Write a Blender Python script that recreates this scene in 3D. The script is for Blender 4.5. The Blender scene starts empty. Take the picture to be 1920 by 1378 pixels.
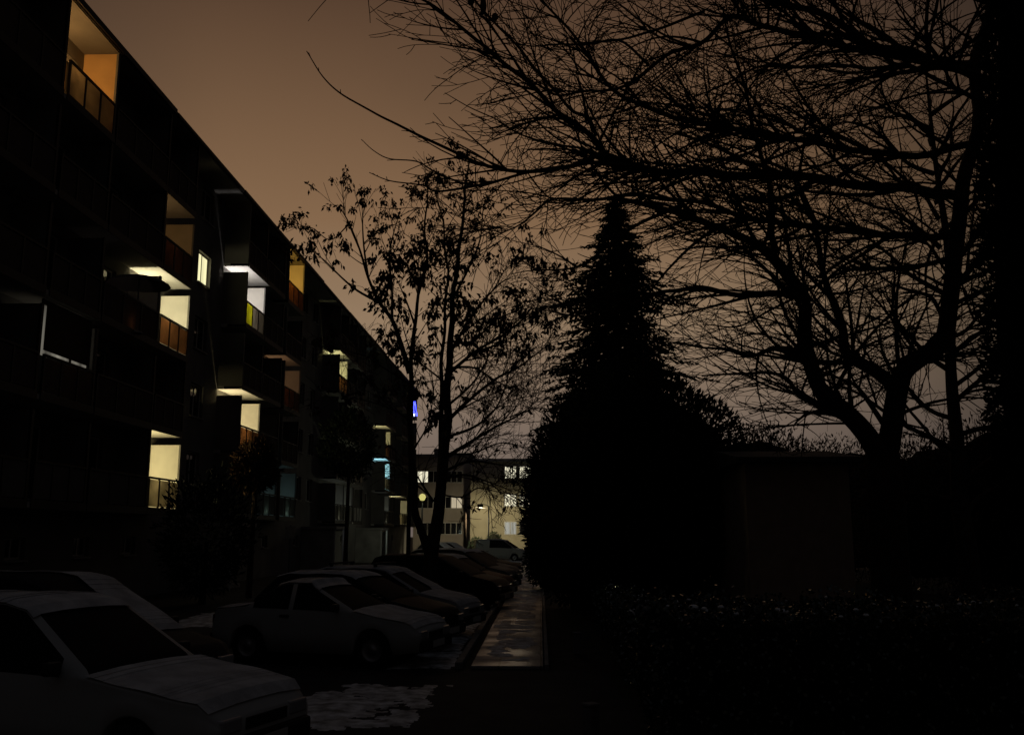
import bpy, math, random
import numpy as np
from mathutils import Vector, Matrix, Euler, noise

R = math.radians
scene = bpy.context.scene
COL = scene.collection
rnd = random.Random(11)

# ------------------------------------------------------------------ camera
FPX, EYE, PITCH, YAW = 1750.0, 2.2, 10.08, 1.71
cam_data = bpy.data.cameras.new("camera")
cam_data.sensor_width = 36.0
cam_data.lens = FPX / 1920.0 * 36.0
cam_data.clip_start = 0.05
cam_data.clip_end = 3000.0
cam = bpy.data.objects.new("camera", cam_data)
COL.objects.link(cam)
cam.location = (0, 0, EYE)
cam.rotation_euler = (R(90 + PITCH), 0, R(YAW))
scene.camera = cam
CROT = Euler((R(90 + PITCH), 0, R(YAW))).to_matrix()

def P(px, py, Y):
    """the world point at depth Y that stands at pixel (px, py) of the 1920 px photograph"""
    d = CROT @ Vector((px - 960.0, 689.0 - py, -FPX))
    t = Y / d.y
    return Vector((d.x * t, Y, EYE + d.z * t))

# ------------------------------------------------------------------ sky
world = bpy.data.worlds.new("World")
scene.world = world
world.use_nodes = True
nt = world.node_tree
for n in list(nt.nodes): nt.nodes.remove(n)
def wn(t): return nt.nodes.new(t)
def wmath(op, a, b=None, clamp=False):
    n = wn("ShaderNodeMath"); n.operation = op; n.use_clamp = clamp
    for i, v in enumerate((a, b)):
        if v is None: continue
        if isinstance(v, (int, float)): n.inputs[i].default_value = v
        else: nt.links.new(v, n.inputs[i])
    return n.outputs[0]
def wrange(v, a, b, c, d):
    n = wn("ShaderNodeMapRange"); n.interpolation_type = 'SMOOTHSTEP'
    nt.links.new(v, n.inputs[0])
    for i, q in enumerate((a, b, c, d)): n.inputs[i + 1].default_value = q
    return n.outputs[0]
out = wn("ShaderNodeOutputWorld"); bg = wn("ShaderNodeBackground"); bg2 = wn("ShaderNodeBackground"); addn = wn("ShaderNodeAddShader")
tc = wn("ShaderNodeTexCoord"); sep = wn("ShaderNodeSeparateXYZ")
nt.links.new(tc.outputs["Generated"], sep.inputs[0])
ramp = wn("ShaderNodeValToRGB")
nt.links.new(sep.outputs[2], ramp.inputs[0])
SKY = [(0.0, (.125, .100, .086)), (.10, (.185, .138, .108)), (.22, (.258, .173, .104)), (.32, (.190, .109, .055)),
       (.40, (.142, .078, .038)), (.52, (.068, .033, .014)), (.70, (.022, .019, .018)), (1.0, (.012, .013, .017))]
el = ramp.color_ramp.elements
for i, (p, c) in enumerate(SKY):
    e = el[i] if i < 2 else el.new(p)
    e.position = p; e.color = (*c, 1)
# city glow lies beyond the far end of the street: brightest ahead, dying out to the sides and behind
az = wmath('ARCTAN2', sep.outputs[0], sep.outputs[1])
az = wmath('ABSOLUTE', wmath('SUBTRACT', az, -0.11))
front = wrange(az, 0.20, 0.78, 1.10, 0.04)
nz = wn("ShaderNodeTexNoise"); nz.inputs["Scale"].default_value = 2.1; nz.inputs["Detail"].default_value = 5
nt.links.new(tc.outputs["Generated"], nz.inputs["Vector"])
mott = wrange(nz.outputs[0], 0.3, 0.7, 0.88, 1.09)
stren = wmath('MULTIPLY', front, mott)
nt.links.new(ramp.outputs[0], bg.inputs[0]); nt.links.new(stren, bg.inputs[1])
sky = wn("ShaderNodeTexSky"); sky.sky_type = 'NISHITA'; sky.sun_disc = False
sky.sun_elevation = R(-4); sky.sun_rotation = R(180)
nt.links.new(sky.outputs[0], bg2.inputs[0]); bg2.inputs[1].default_value = 0.004
nt.links.new(bg.outputs[0], addn.inputs[0]); nt.links.new(bg2.outputs[0], addn.inputs[1])
bg3 = wn("ShaderNodeBackground"); bg3.inputs[0].default_value = (.85, .92, 1.1, 1); nt.links.new(wrange(sep.outputs[2], 0.0, 0.9, .0020, .0155), bg3.inputs[1])   # thin grey glow of the whole overcast
add2 = wn("ShaderNodeAddShader")
nt.links.new(addn.outputs[0], add2.inputs[0]); nt.links.new(bg3.outputs[0], add2.inputs[1])
nt.links.new(add2.outputs[0], out.inputs[0])

scene.view_settings.view_transform = 'Standard'
scene.view_settings.look = 'None'
scene.view_settings.exposure = 0.0
scene.view_settings.gamma = 1.0
scene.cycles.use_denoising = True
scene.cycles.max_bounces = 6
scene.cycles.sample_clamp_indirect = 2.0

# ------------------------------------------------------------------ materials
def mat(name, col, rough=.8, spec=.3, var=.0, scale=4.0, metal=0.0, bump=0.0, bscale=30.0, col2=None, emit=None, estr=0.0, coat=0.0):
    m = bpy.data.materials.new(name); m.use_nodes = True
    t = m.node_tree; b = t.nodes["Principled BSDF"]
    b.inputs["Base Color"].default_value = (*col, 1)
    b.inputs["Roughness"].default_value = rough
    b.inputs["Specular IOR Level"].default_value = spec
    b.inputs["Metallic"].default_value = metal
    b.inputs["Coat Weight"].default_value = coat
    if emit:
        b.inputs["Emission Color"].default_value = (*emit, 1); b.inputs["Emission Strength"].default_value = estr
    if var or col2:
        tcn = t.nodes.new("ShaderNodeTexCoord"); n = t.nodes.new("ShaderNodeTexNoise")
        n.inputs["Scale"].default_value = scale; n.inputs["Detail"].default_value = 6
        t.links.new(tcn.outputs["Object"], n.inputs["Vector"])
        r = t.nodes.new("ShaderNodeValToRGB")
        c2 = col2 or tuple(min(1, c * (1 + var)) for c in col)
        c1 = col if col2 else tuple(c * (1 - var) for c in col)
        r.color_ramp.elements[0].position = .35; r.color_ramp.elements[1].position = .65
        r.color_ramp.elements[0].color = (*c1, 1); r.color_ramp.elements[1].color = (*c2, 1)
        t.links.new(n.outputs[0], r.inputs[0]); t.links.new(r.outputs[0], b.inputs["Base Color"])
    if bump:
        tcn = t.nodes.new("ShaderNodeTexCoord"); n = t.nodes.new("ShaderNodeTexNoise")
        n.inputs["Scale"].default_value = bscale; n.inputs["Detail"].default_value = 5
        t.links.new(tcn.outputs["Object"], n.inputs["Vector"])
        bp = t.nodes.new("ShaderNodeBump"); bp.inputs["Strength"].default_value = bump; bp.inputs["Distance"].default_value = .02
        t.links.new(n.outputs[0], bp.inputs["Height"]); t.links.new(bp.outputs[0], b.inputs["Normal"])
    return m

def translucent(name, col, tcol):
    m = bpy.data.materials.new(name); m.use_nodes = True
    t = m.node_tree; t.nodes.remove(t.nodes["Principled BSDF"])
    o = t.nodes["Material Output"]; mx = t.nodes.new("ShaderNodeMixShader"); mx.inputs[0].default_value = .6
    d = t.nodes.new("ShaderNodeBsdfDiffuse"); d.inputs[0].default_value = (*col, 1)
    tr = t.nodes.new("ShaderNodeBsdfTranslucent"); tr.inputs[0].default_value = (*tcol, 1)
    tcn = t.nodes.new("ShaderNodeTexCoord"); n = t.nodes.new("ShaderNodeTexNoise"); n.inputs["Scale"].default_value = 2.2
    t.links.new(tcn.outputs["Object"], n.inputs["Vector"])
    r = t.nodes.new("ShaderNodeValToRGB"); r.color_ramp.elements[0].position = .3; r.color_ramp.elements[1].position = .7
    r.color_ramp.elements[0].color = (*[c * .6 for c in tcol], 1); r.color_ramp.elements[1].color = (*tcol, 1)
    t.links.new(n.outputs[0], r.inputs[0]); t.links.new(r.outputs[0], tr.inputs[0])
    t.links.new(d.outputs[0], mx.inputs[1]); t.links.new(tr.outputs[0], mx.inputs[2]); t.links.new(mx.outputs[0], o.inputs[0])
    return m

def emission(name, col, s):
    m = bpy.data.materials.new(name); m.use_nodes = True
    t = m.node_tree; b = t.nodes["Principled BSDF"]
    b.inputs["Base Color"].default_value = (*[c * .3 for c in col], 1)
    b.inputs["Emission Color"].default_value = (*col, 1); b.inputs["Emission Strength"].default_value = s
    return m

def curtain_emission(name, col, s, lo=.55, wave=7.0):
    """a lit window seen through net curtains: the cloth's folds vary the brightness"""
    m = emission(name, col, s); t = m.node_tree; b = t.nodes["Principled BSDF"]
    tcn = t.nodes.new("ShaderNodeTexCoord"); w = t.nodes.new("ShaderNodeTexNoise")
    mp = t.nodes.new("ShaderNodeMapping"); mp.inputs["Scale"].default_value = (wave, wave, .35)
    t.links.new(tcn.outputs["Object"], mp.inputs[0]); t.links.new(mp.outputs[0], w.inputs["Vector"])
    w.inputs["Scale"].default_value = 1.0; w.inputs["Detail"].default_value = 2
    r = t.nodes.new("ShaderNodeMapRange"); r.inputs[1].default_value = .3; r.inputs[2].default_value = .7
    r.inputs[3].default_value = s * lo; r.inputs[4].default_value = s * 1.1
    t.links.new(w.outputs[0], r.inputs[0]); t.links.new(r.outputs[0], b.inputs["Emission Strength"])
    return m

M = dict(
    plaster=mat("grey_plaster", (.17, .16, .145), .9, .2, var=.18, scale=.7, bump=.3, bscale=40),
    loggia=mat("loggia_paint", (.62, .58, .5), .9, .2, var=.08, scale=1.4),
    concrete=mat("concrete", (.30, .285, .26), .9, .2, var=.2, scale=1.2, bump=.3),
    slab_under=mat("white_limewash", (.42, .40, .36), .9, .2, var=.06, scale=2),
    dark_metal=mat("dark_metal", (.014, .011, .010), .7, .25),
    roofing=mat("bitumen_roofing", (.05, .045, .042), .9, .2, var=.2),
    panel=translucent("frosted_panel", (.24, .20, .17), (.36, .23, .14)),
    panel_green=translucent("yellow_green_panel", (.3, .32, .05), (.75, .72, .10)),
    panel_grey=translucent("grey_frosted_panel", (.30, .28, .26), (.42, .38, .31)),
    glass=mat("dark_glass", (.012, .012, .014), .08, .5),
    carglass=mat("misted_glass", (.010, .010, .012), .7, .05),
    frame=mat("window_frame", (.5, .48, .44), .5, .4),
    asphalt=mat("wet_asphalt", (.024, .024, .026), .8, .15, var=.35, scale=1.3, bump=.5, bscale=60),
    soil=mat("bare_wet_ground", (.035, .030, .022), .95, .15, var=.4, scale=1.8, bump=.8, bscale=18),
    kerb=mat("kerb_concrete", (.17, .165, .16), .75, .3, var=.2, scale=3),
    snow=mat("old_snow", (.22, .215, .21), .7, .3, scale=4.5, col2=(.84, .84, .86), bump=.7, bscale=22),
    icy=mat("icy_glint_snow", (.80, .82, .86), .12, .8),
    carsnow=mat("thin_snow", (.50, .50, .51), .8, .25, var=.22, scale=3.5, bump=.5, bscale=25),
    tyre=mat("rubber", (.012, .012, .012), .9, .2),
    rim=mat("alloy", (.3, .3, .31), .4, .5, metal=.7),
    plastic=mat("black_plastic", (.018, .018, .019), .6, .3),
    headlamp=mat("lamp_glass", (.35, .35, .36), .1, .6),
    tail=mat("red_lens", (.12, .008, .006), .2, .5),
    plate=mat("plate", (.5, .5, .48), .5, .3),
    bark=mat("dark_bark", (.045, .032, .024), .95, .1, var=.3, scale=6, bump=.6, bscale=25),
    twig=mat("twig_bark", (.05, .030, .020), .9, .1),
    deadleaf=mat("withered_leaf", (.075, .040, .020), .8, .2, var=.35, scale=3),
    needles=mat("spruce_needles", (.018, .030, .018), .8, .2, var=.4, scale=2),
    yew=mat("yew_foliage", (.014, .022, .012), .85, .15, var=.4, scale=2),
    hedge=mat("hedge_leaf", (.018, .030, .014), .14, .8, var=.4, scale=5),
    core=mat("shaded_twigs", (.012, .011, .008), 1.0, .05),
    facade_far=mat("pale_yellow_plaster", (.42, .37, .26), .9, .2, var=.1, scale=.5),
    facade_far2=mat("hazed_brown_plaster", (.38, .33, .28), .9, .2, var=.12, scale=.5),  # greyed and lightened in the colour to stand in for haze
    galv=mat("galvanised_steel", (.16, .16, .16), .5, .5, metal=.4),
)

def paving_material():
    m = mat("wet_paving_slabs", (.17, .165, .165), .38, .6)
    t = m.node_tree; b = t.nodes["Principled BSDF"]
    tcn = t.nodes.new("ShaderNodeTexCoord"); br = t.nodes.new("ShaderNodeTexBrick")
    br.offset = 0.0; br.inputs["Scale"].default_value = 1.0
    br.inputs["Brick Width"].default_value = .70; br.inputs["Row Height"].default_value = .70
    br.inputs["Mortar Size"].default_value = .018
    br.inputs["Color1"].default_value = (.24, .235, .24, 1); br.inputs["Color2"].default_value = (.14, .137, .14, 1)
    br.inputs["Mortar"].default_value = (.03, .028, .026, 1)
    t.links.new(tcn.outputs["Object"], br.inputs["Vector"]); t.links.new(br.outputs[0], b.inputs["Base Color"])
    n = t.nodes.new("ShaderNodeTexNoise"); n.inputs["Scale"].default_value = 1.1; n.inputs["Detail"].default_value = 4
    t.links.new(tcn.outputs["Object"], n.inputs["Vector"])
    r = t.nodes.new("ShaderNodeMapRange"); r.inputs[1].default_value = .35; r.inputs[2].default_value = .65
    r.inputs[3].default_value = .28; r.inputs[4].default_value = .62
    t.links.new(n.outputs[0], r.inputs[0]); t.links.new(r.outputs[0], b.inputs["Roughness"])
    bp = t.nodes.new("ShaderNodeBump"); bp.inputs["Strength"].default_value = .5; bp.inputs["Distance"].default_value = .01
    t.links.new(br.outputs["Fac"], bp.inputs["Height"]); bp.invert = True
    t.links.new(bp.outputs[0], b.inputs["Normal"])
    return m
M['paving'] = paving_material()

# ------------------------------------------------------------------ mesh helpers
class MB:
    def __init__(s): s.v = []; s.f = []
    def box(s, x0, x1, y0, y1, z0, z1):
        o = len(s.v)
        s.v += [(x0, y0, z0), (x1, y0, z0), (x1, y1, z0), (x0, y1, z0), (x0, y0, z1), (x1, y0, z1), (x1, y1, z1), (x0, y1, z1)]
        s.f += [tuple(o + i for i in q) for q in ((0, 3, 2, 1), (4, 5, 6, 7), (0, 1, 5, 4), (1, 2, 6, 5), (2, 3, 7, 6), (3, 0, 4, 7))]
        return s
    def quad(s, a, b, c, d):
        o = len(s.v); s.v += [tuple(a), tuple(b), tuple(c), tuple(d)]; s.f.append((o, o + 1, o + 2, o + 3)); return s
    def tube(s, pts, rad, n=6, cap=True):
        pts = [Vector(p) for p in pts]
        o = len(s.v); k = len(pts)
        if not hasattr(rad, '__len__'): rad = [rad] * k
        up = None
        for i, p in enumerate(pts):
            d = (pts[min(i + 1, k - 1)] - pts[max(i - 1, 0)])
            d = d.normalized() if d.length > 1e-9 else Vector((0, 0, 1))
            if up is None or abs(up.dot(d)) > .95: up = d.orthogonal().normalized()
            a = (up - d * up.dot(d)).normalized(); b = d.cross(a); up = a
            for j in range(n):
                t = 2 * math.pi * j / n
                q = p + (a * math.cos(t) + b * math.sin(t)) * rad[i]
                s.v.append((q.x, q.y, q.z))
        for i in range(k - 1):
            for j in range(n):
                s.f.append((o + i * n + j, o + i * n + (j + 1) % n, o + (i + 1) * n + (j + 1) % n, o + (i + 1) * n + j))
        if cap and n > 2:
            s.f.append(tuple(o + j for j in reversed(range(n)))); s.f.append(tuple(o + (k - 1) * n + j for j in range(n)))
        return s
    def lathe(s, prof, c=(0, 0, 0), n=16, axis='z'):
        o = len(s.v)
        for r_, z in prof:
            for j in range(n):
                t = 2 * math.pi * j / n; x, y = r_ * math.cos(t), r_ * math.sin(t)
                s.v.append((c[0] + x, c[1] + y, c[2] + z) if axis == 'z' else (c[0] + x, c[1] + z, c[2] + y))
        for i in range(len(prof) - 1):
            for j in range(n):
                s.f.append((o + i * n + j, o + i * n + (j + 1) % n, o + (i + 1) * n + (j + 1) % n, o + (i + 1) * n + j))
        return s
    def build(s, name, m, parent=None, smooth=False, bevel=0.0, recalc=False):
        me = bpy.data.meshes.new(name)
        me.from_pydata(s.v, [], s.f); me.update()
        if recalc:
            import bmesh
            b = bmesh.new(); b.from_mesh(me); bmesh.ops.recalc_face_normals(b, faces=b.faces); b.to_mesh(me); b.free()
        if smooth: me.polygons.foreach_set("use_smooth", [True] * len(me.polygons))
        me.materials.append(M[m] if isinstance(m, str) else m)
        o = bpy.data.objects.new(name, me); COL.objects.link(o)
        if parent: o.parent = parent
        if bevel:
            b = o.modifiers.new("bevel", 'BEVEL'); b.width = bevel; b.segments = 2; b.limit_method = 'ANGLE'
        return o

def tag(o, label, cat, group=None):
    o['label'] = label; o['category'] = cat
    if group: o['group'] = group
    return o
def thing(name, label, cat, loc=(0, 0, 0), rz=0.0, group=None):
    o = bpy.data.objects.new(name, None); o.empty_display_size = .3
    COL.objects.link(o); o.location = loc; o.rotation_euler = (0, 0, rz)
    return tag(o, label, cat, group)
def struct(o): o['kind'] = 'structure'; return o
def stuff(o): o['kind'] = 'stuff'; return o
def sheet(name, pts, z, m):
    b = MB(); b.v = [(x, y, z) for x, y in pts]; b.f = [tuple(range(len(pts)))]
    return struct(b.build(name, m))

def wall_holes(b, x, y0, y1, z0, z1, holes, depth):
    """an +X facing wall at x with rectangular holes (ya, yb, za, zb) and reveals running back by depth"""
    ys = sorted({y0, y1, *[h[0] for h in holes], *[h[1] for h in holes]})
    zs = sorted({z0, z1, *[h[2] for h in holes], *[h[3] for h in holes]})
    for a, c in zip(ys, ys[1:]):
        for e, g in zip(zs, zs[1:]):
            ym, zm = (a + c) / 2, (e + g) / 2
            if any(h[0] < ym < h[1] and h[2] < zm < h[3] for h in holes): continue
            b.quad((x, a, e), (x, c, e), (x, c, g), (x, a, g))
    for a, c, e, g in holes:
        xb = x - depth
        b.quad((xb, a, e), (x, a, e), (x, a, g), (xb, a, g)); b.quad((x, c, e), (xb, c, e), (xb, c, g), (x, c, g))
        b.quad((xb, a, e), (xb, c, e), (x, c, e), (x, a, e)); b.quad((x, a, g), (x, c, g), (xb, c, g), (xb, a, g))

# ------------------------------------------------------------------ ground
sheet("ground", [(-400, -60), (400, -60), (400, 600), (-400, 600)], 0.0, 'soil')
sheet("parking_lane", [(-11.4, -20), (-1.37, -20), (-1.37, 101), (-11.4, 101)], .004, 'asphalt')
sheet("cross_path", [(-1.368, -20), (1.1, -20), (1.1, 15.9), (-1.368, 15.9)], .004, 'asphalt')
sheet("far_street", [(-30, 82.0), (60, 82.0), (60, 96.0), (-30, 96.0)], .008, 'asphalt')
b = MB(); b.box(-1.16, .04, 16.0, 81.5, .0, .055)
struct(b.build("sidewalk", 'paving', bevel=.012))
b = MB()
for k in range(65): b.box(-1.42, -1.30, 16.0 + k, 16.985 + k, 0, .11)
struct(b.build("kerb", 'kerb', bevel=.012))
b = MB()
for k in range(65): b.box(.06, .13, 16.0 + k, 16.985 + k, 0, .075)
struct(b.build("kerb_edging", 'kerb'))

# ---- old snow: thin ragged sheets left between cars and on the verge
def snow_patch(x0, x1, y0, y1, seed, thr=.0, step=.07, edge=.35, h=.05, name="snow", fr=1.3):
    nx, ny = int((x1 - x0) / step), int((y1 - y0) / step)
    b = MB(); idx = {}
    def hh(i, j):
        x, y = x0 + i * step, y0 + j * step
        e = min(min(i, nx - i) * step / edge, min(j, ny - j) * step / edge, 1.0)
        v = noise.noise(Vector((x * fr, y * fr * .8, seed))) + .5 * noise.noise(Vector((x * 3.7, y * 3.2, seed + 5))) + .3 * noise.noise(Vector((x * 9, y * 9, seed)))
        return v + .55 - 1.15 * (1 - e) - thr
    H = [[hh(i, j) for j in range(ny + 1)] for i in range(nx + 1)]
    def vert(i, j):
        if (i, j) not in idx:
            idx[(i, j)] = len(b.v)
            z = .010 + h * max(-.12, min(1, H[i][j])) + .008 * noise.noise(Vector((i * .9, j * .9, seed)))
            b.v.append((x0 + i * step + .02 * noise.noise(Vector((i, j, 1.5))), y0 + j * step, z))
        return idx[(i, j)]
    for i in range(nx):
        for j in range(ny):
            if max(H[i][j], H[i + 1][j], H[i][j + 1], H[i + 1][j + 1]) > 0:
                b.f.append((vert(i, j), vert(i + 1, j), vert(i + 1, j + 1), vert(i, j + 1)))
    return stuff(b.build(name, 'snow', smooth=True))
snow_patch(-3.4, -1.25, 11.0, 14.6, 3.0, thr=.24, step=.04, h=.03)
snow_patch(-2.55, -1.43, 15.9, 18.4, 7.0, thr=-.15, edge=.2, step=.05, h=.03)
snow_patch(-2.3, -1.43, 18.4, 24.0, 9.0, thr=.02, edge=.2)
snow_patch(-2.6, -1.43, 24.0, 60.0, 17.0, thr=.15, edge=.25, step=.14)
snow_patch(-9.5, -4.6, 22.5, 27.5, 21.0, thr=.3, step=.12)
snow_patch(-6.0, -2.4, 44.0, 54.0, 25.0, thr=-.1, step=.2)
snow_patch(-5.0, 2.6, 74.0, 80.0, 31.0, thr=-.25, step=.25)
snow_patch(-1.1, .0, 16.4, 22.0, 47.0, thr=.50, step=.06, edge=.25, h=.012).location.z = .05
snow_patch(-1.1, .0, 22.0, 60.0, 41.0, thr=.62, step=.12, edge=.2, h=.015).location.z = .05

# ------------------------------------------------------------------ the long apartment block on the left
XF, XB = -14.2, -13.1
LEV = [3.0, 5.8, 8.6, 11.4, 14.2]
ROOF = 17.0
COLS = [(16.6, 19.8), (20.2, 23.6), (23.9, 26.7), (26.9, 30.95), (31.1, 33.7), (40.3, 43.05), (43.25, 46.3), (47.0, 50.1),
        (59.9, 62.5), (62.7, 65.4), (66.0, 69.0), (78.9, 81.5), (81.7, 84.4), (88.0, 92.8), (95.5, 98.6)]
WIN_Y = [11.0, 13.6, 35.0, 37.9, 52.2, 54.7, 57.4, 71.2, 74.0, 76.8]
holes, doors, wins = [], [], []
for (a, c) in COLS:
    for z in LEV:
        m_ = (a + c) / 2; h = (m_ - 1.0, m_ + 1.0, z + .12, z + 2.25)
        holes.append(h); doors.append(h)
for y in WIN_Y:
    for z in LEV:
        h = (y - .72, y + .72, z + 1.15, z + 2.5); holes.append(h); wins.append(h)
low = []
for y in [18, 22, 25.3, 29, 32.4, 36.4, 41.6, 44.8, 48.5, 54.7, 61.2, 64, 67.5, 80.2, 83, 90.4]:
    h = (y - .5, y + .5, 1.5, 2.1); holes.append(h); low.append(h)
for y in [38.6, 57.4, 74.0, 86.3]:
    h = (y - .7, y + .7, .12, 2.3); holes.append(h); low.append(h)

block = thing("apartment_block", "long five storey apartment block with stacked balconies along the parking lane", "apartment block", (XF, 58, 0))
def bpart(b, name, m, parent=block, **k):
    """children of the block: coordinates are given in the world, so shift them to the block's base"""
    b.v = [(x - XF, y - 58, z) for x, y, z in b.v]
    return b.build(name, m, parent, **k)
b = MB(); wall_holes(b, XF, 8, 101, 0, ROOF, holes, .24)
b.quad((XF, 101, 0), (XF - 11, 101, 0), (XF - 11, 101, ROOF), (XF, 101, ROOF))
b.quad((XF - 11, 8, 0), (XF, 8, 0), (XF, 8, ROOF), (XF - 11, 8, ROOF))
b.quad((XF - 11, 101, 0), (XF - 11, 8, 0), (XF - 11, 8, ROOF), (XF - 11, 101, ROOF))
bpart(b, "wall", 'plaster')
b = MB(); b.box(XF - 11.3, XB + .06, 7.8, 101.2, ROOF, ROOF + .22)
roof = bpart(b, "roof", 'roofing')
b = MB()
for k in range(12): b.box(XB + .062, XB + .13, 8 + k * 7.75, 8 + k * 7.75 + 7.6, ROOF + .03, ROOF + .16 + .03 * (k % 3))
bpart(b, "gutter", 'dark_metal', roof)

LIT = {}   # (column, level) -> (light colour, watts, loggia wall colour)
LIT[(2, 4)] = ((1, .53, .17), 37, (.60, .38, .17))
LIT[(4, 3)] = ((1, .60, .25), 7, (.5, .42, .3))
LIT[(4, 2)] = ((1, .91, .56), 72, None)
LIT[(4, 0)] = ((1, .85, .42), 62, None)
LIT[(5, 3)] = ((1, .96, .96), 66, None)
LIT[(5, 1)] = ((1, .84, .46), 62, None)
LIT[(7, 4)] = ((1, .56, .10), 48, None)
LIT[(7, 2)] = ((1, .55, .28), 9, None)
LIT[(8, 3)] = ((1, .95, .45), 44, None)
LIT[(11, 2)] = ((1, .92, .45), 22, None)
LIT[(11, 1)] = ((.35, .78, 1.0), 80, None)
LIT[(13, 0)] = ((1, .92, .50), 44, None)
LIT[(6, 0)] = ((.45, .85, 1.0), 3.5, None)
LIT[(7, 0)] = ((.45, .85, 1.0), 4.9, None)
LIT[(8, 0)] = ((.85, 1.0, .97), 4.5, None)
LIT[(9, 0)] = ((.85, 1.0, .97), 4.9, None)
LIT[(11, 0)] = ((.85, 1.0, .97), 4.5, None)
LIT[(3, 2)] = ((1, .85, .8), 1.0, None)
matcache = {}
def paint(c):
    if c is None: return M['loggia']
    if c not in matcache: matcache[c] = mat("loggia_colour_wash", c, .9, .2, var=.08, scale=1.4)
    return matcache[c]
lampmat = {}
def lamp(name, loc, col, w, rad=.06, kind='POINT'):
    l = bpy.data.lights.new(name, kind); l.energy = w; l.color = col; l.shadow_soft_size = rad
    o = bpy.data.objects.new(name, l); COL.objects.link(o); o.location = loc
    return o

for ci, (a, c) in enumerate(COLS):
    a_s = a - .06; c_s = COLS[ci + 1][0] - .065 if ci + 1 < len(COLS) and COLS[ci + 1][0] - c < .6 else c + .06
    for li, z in enumerate(LEV):
        top = li == 4
        lit = LIT.get((ci, li))
        # floor slab: dark edge, whitewashed underside
        b = MB(); b.box(XF + .002, XB, a_s, c_s, z - .14, z)
        bal = bpart(b, "balcony", 'slab_under')
        # railing: top rail, dark bands laid over the slab edges, posts
        b = MB(); yy = [a + .02 + (c - a - .04) * k / 3 for k in range(4)]
        b.box(XB - .06, XB + .02, a, c, z + 1.03, z + 1.09); b.box(XB + .002, XB + .03, a - .06, c + .06, z - .16, z + .07); b.box(XF + .3, XB + .001, a_s - .003, a_s - .0015, z - .13, z - .01)
        for y in yy: b.box(XB - .045, XB + .016, y - .035, y + .035, z + .071, z + 1.029)
        bpart(b, "railing_frame", 'dark_metal', bal)
        for k in range(3):
            b = MB(); b.box(XB - .022, XB - .008, yy[k] + .037, yy[k + 1] - .037, z + .10, z + 1.0)
            pm = 'panel_green' if (ci, li, k) == (5, 3, 0) else ('panel_grey' if (li == 0 or (ci, li) in ((2, 4), (5, 3))) else 'panel')
            bpart(b, "railing_panel", pm, bal)
        # side screens: they stop short of the slab above except under the roof or where raised
        wm = paint(lit[2]) if lit else M['plaster']  # unlit screens get darker plaster, so their gloom is put into the colour
        zt = ROOF - .035 if top else (z + 2.655 if (ci, li) in ((3, 0), (3, 3), (4, 1), (2, 3)) else z + 2.38)  # some screens raised to keep lamp light from leaking next door
        ys = [c - .0] if ci + 1 < len(COLS) and COLS[ci + 1][0] - c < .8 else [c]
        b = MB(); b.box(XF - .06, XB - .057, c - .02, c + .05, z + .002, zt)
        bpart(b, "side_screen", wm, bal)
        b = MB(); b.box(XB - .058, XB + .004, c - .045, c + .075, z + 1.10 if False else z + .001, zt + .004)
        bpart(b, "post", 'dark_metal' if not lit else 'plaster', bal)  # darker post where unlit, paler where lit
        if ci == 0 or a - COLS[ci - 1][1] > .3:
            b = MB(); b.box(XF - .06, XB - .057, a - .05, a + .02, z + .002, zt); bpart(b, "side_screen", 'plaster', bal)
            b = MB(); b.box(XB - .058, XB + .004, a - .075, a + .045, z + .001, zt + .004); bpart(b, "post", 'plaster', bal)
        if lit:
            col, w, _ = lit
            y = a + .55 if w > 5 else (a + c) / 2
            if w <= 5:
                lamp("loggia_light", (XB - .26, y, z + .22), col, w * .8, .07)
            else:
                lamp("loggia_light", (XF + .25, y, z + 1.45), col, w * (2.3 if w > 12 else 1.5), .07)
            if w > 5:
                key = tuple(col)
                if key not in lampmat: lampmat[key] = emission("lamp_globe", col, 1.5)
                b = MB(); b.lathe([(.0, -.06), (.05, -.04), (.065, 0), (.05, .04), (.0, .06)], (XF + .10, y, z + 1.45), 10)
                bpart(b, "wall_lamp", lampmat[key], bal, smooth=True)
# soffit under the roof overhang
b = MB(); b.box(XF + .003, XB + .02, 8, 101, ROOF - .03, ROOF - .001); bpart(b, "eaves_soffit", 'plaster', roof)

em_win = curtain_emission("lit_curtain_warm", (1, .93, .52), 1.0, .8)
em_cool = curtain_emission("lit_curtain_cool", (.55, .85, 1), .5, .6)
def window(h, lit=None, door=False):
    a, c, e, g = h
    b = MB(); t = .06; x0, x1 = XF - .20, XF - .14
    b.box(x0, x1, a, c, e, e + t); b.box(x0, x1, a, c, g - t, g); b.box(x0, x1, a, a + t, e + t, g - t); b.box(x0, x1, c - t, c, e + t, g - t)
    m_ = (a + c) / 2; b.box(x0, x1, m_ - t / 2, m_ + t / 2, e + t, g - t)
    f = bpart(b, "balcony_door" if door else "window", 'frame')
    b = MB(); b.box(x0 + .02, x1 - .02, a + t, m_ - t / 2, e + t, g - t); b.box(x0 + .02, x1 - .02, m_ + t / 2, c - t, e + t, g - t)
    bpart(b, "pane", lit or 'glass', f)
    if not door:
        b = MB(); b.box(XF + .002, XF + .08, a - .05, c + .05, e - .06, e - .01); bpart(b, "sill", 'concrete', f)
for h in doors: window(h, door=True)
for h in wins:
    lit = em_win if abs(h[0] - 37.18) < .1 and abs(h[2] - 12.55) < .1 else None
    window(h, lit)
for h in low: window(h, door=(h[2] < 1))
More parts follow.
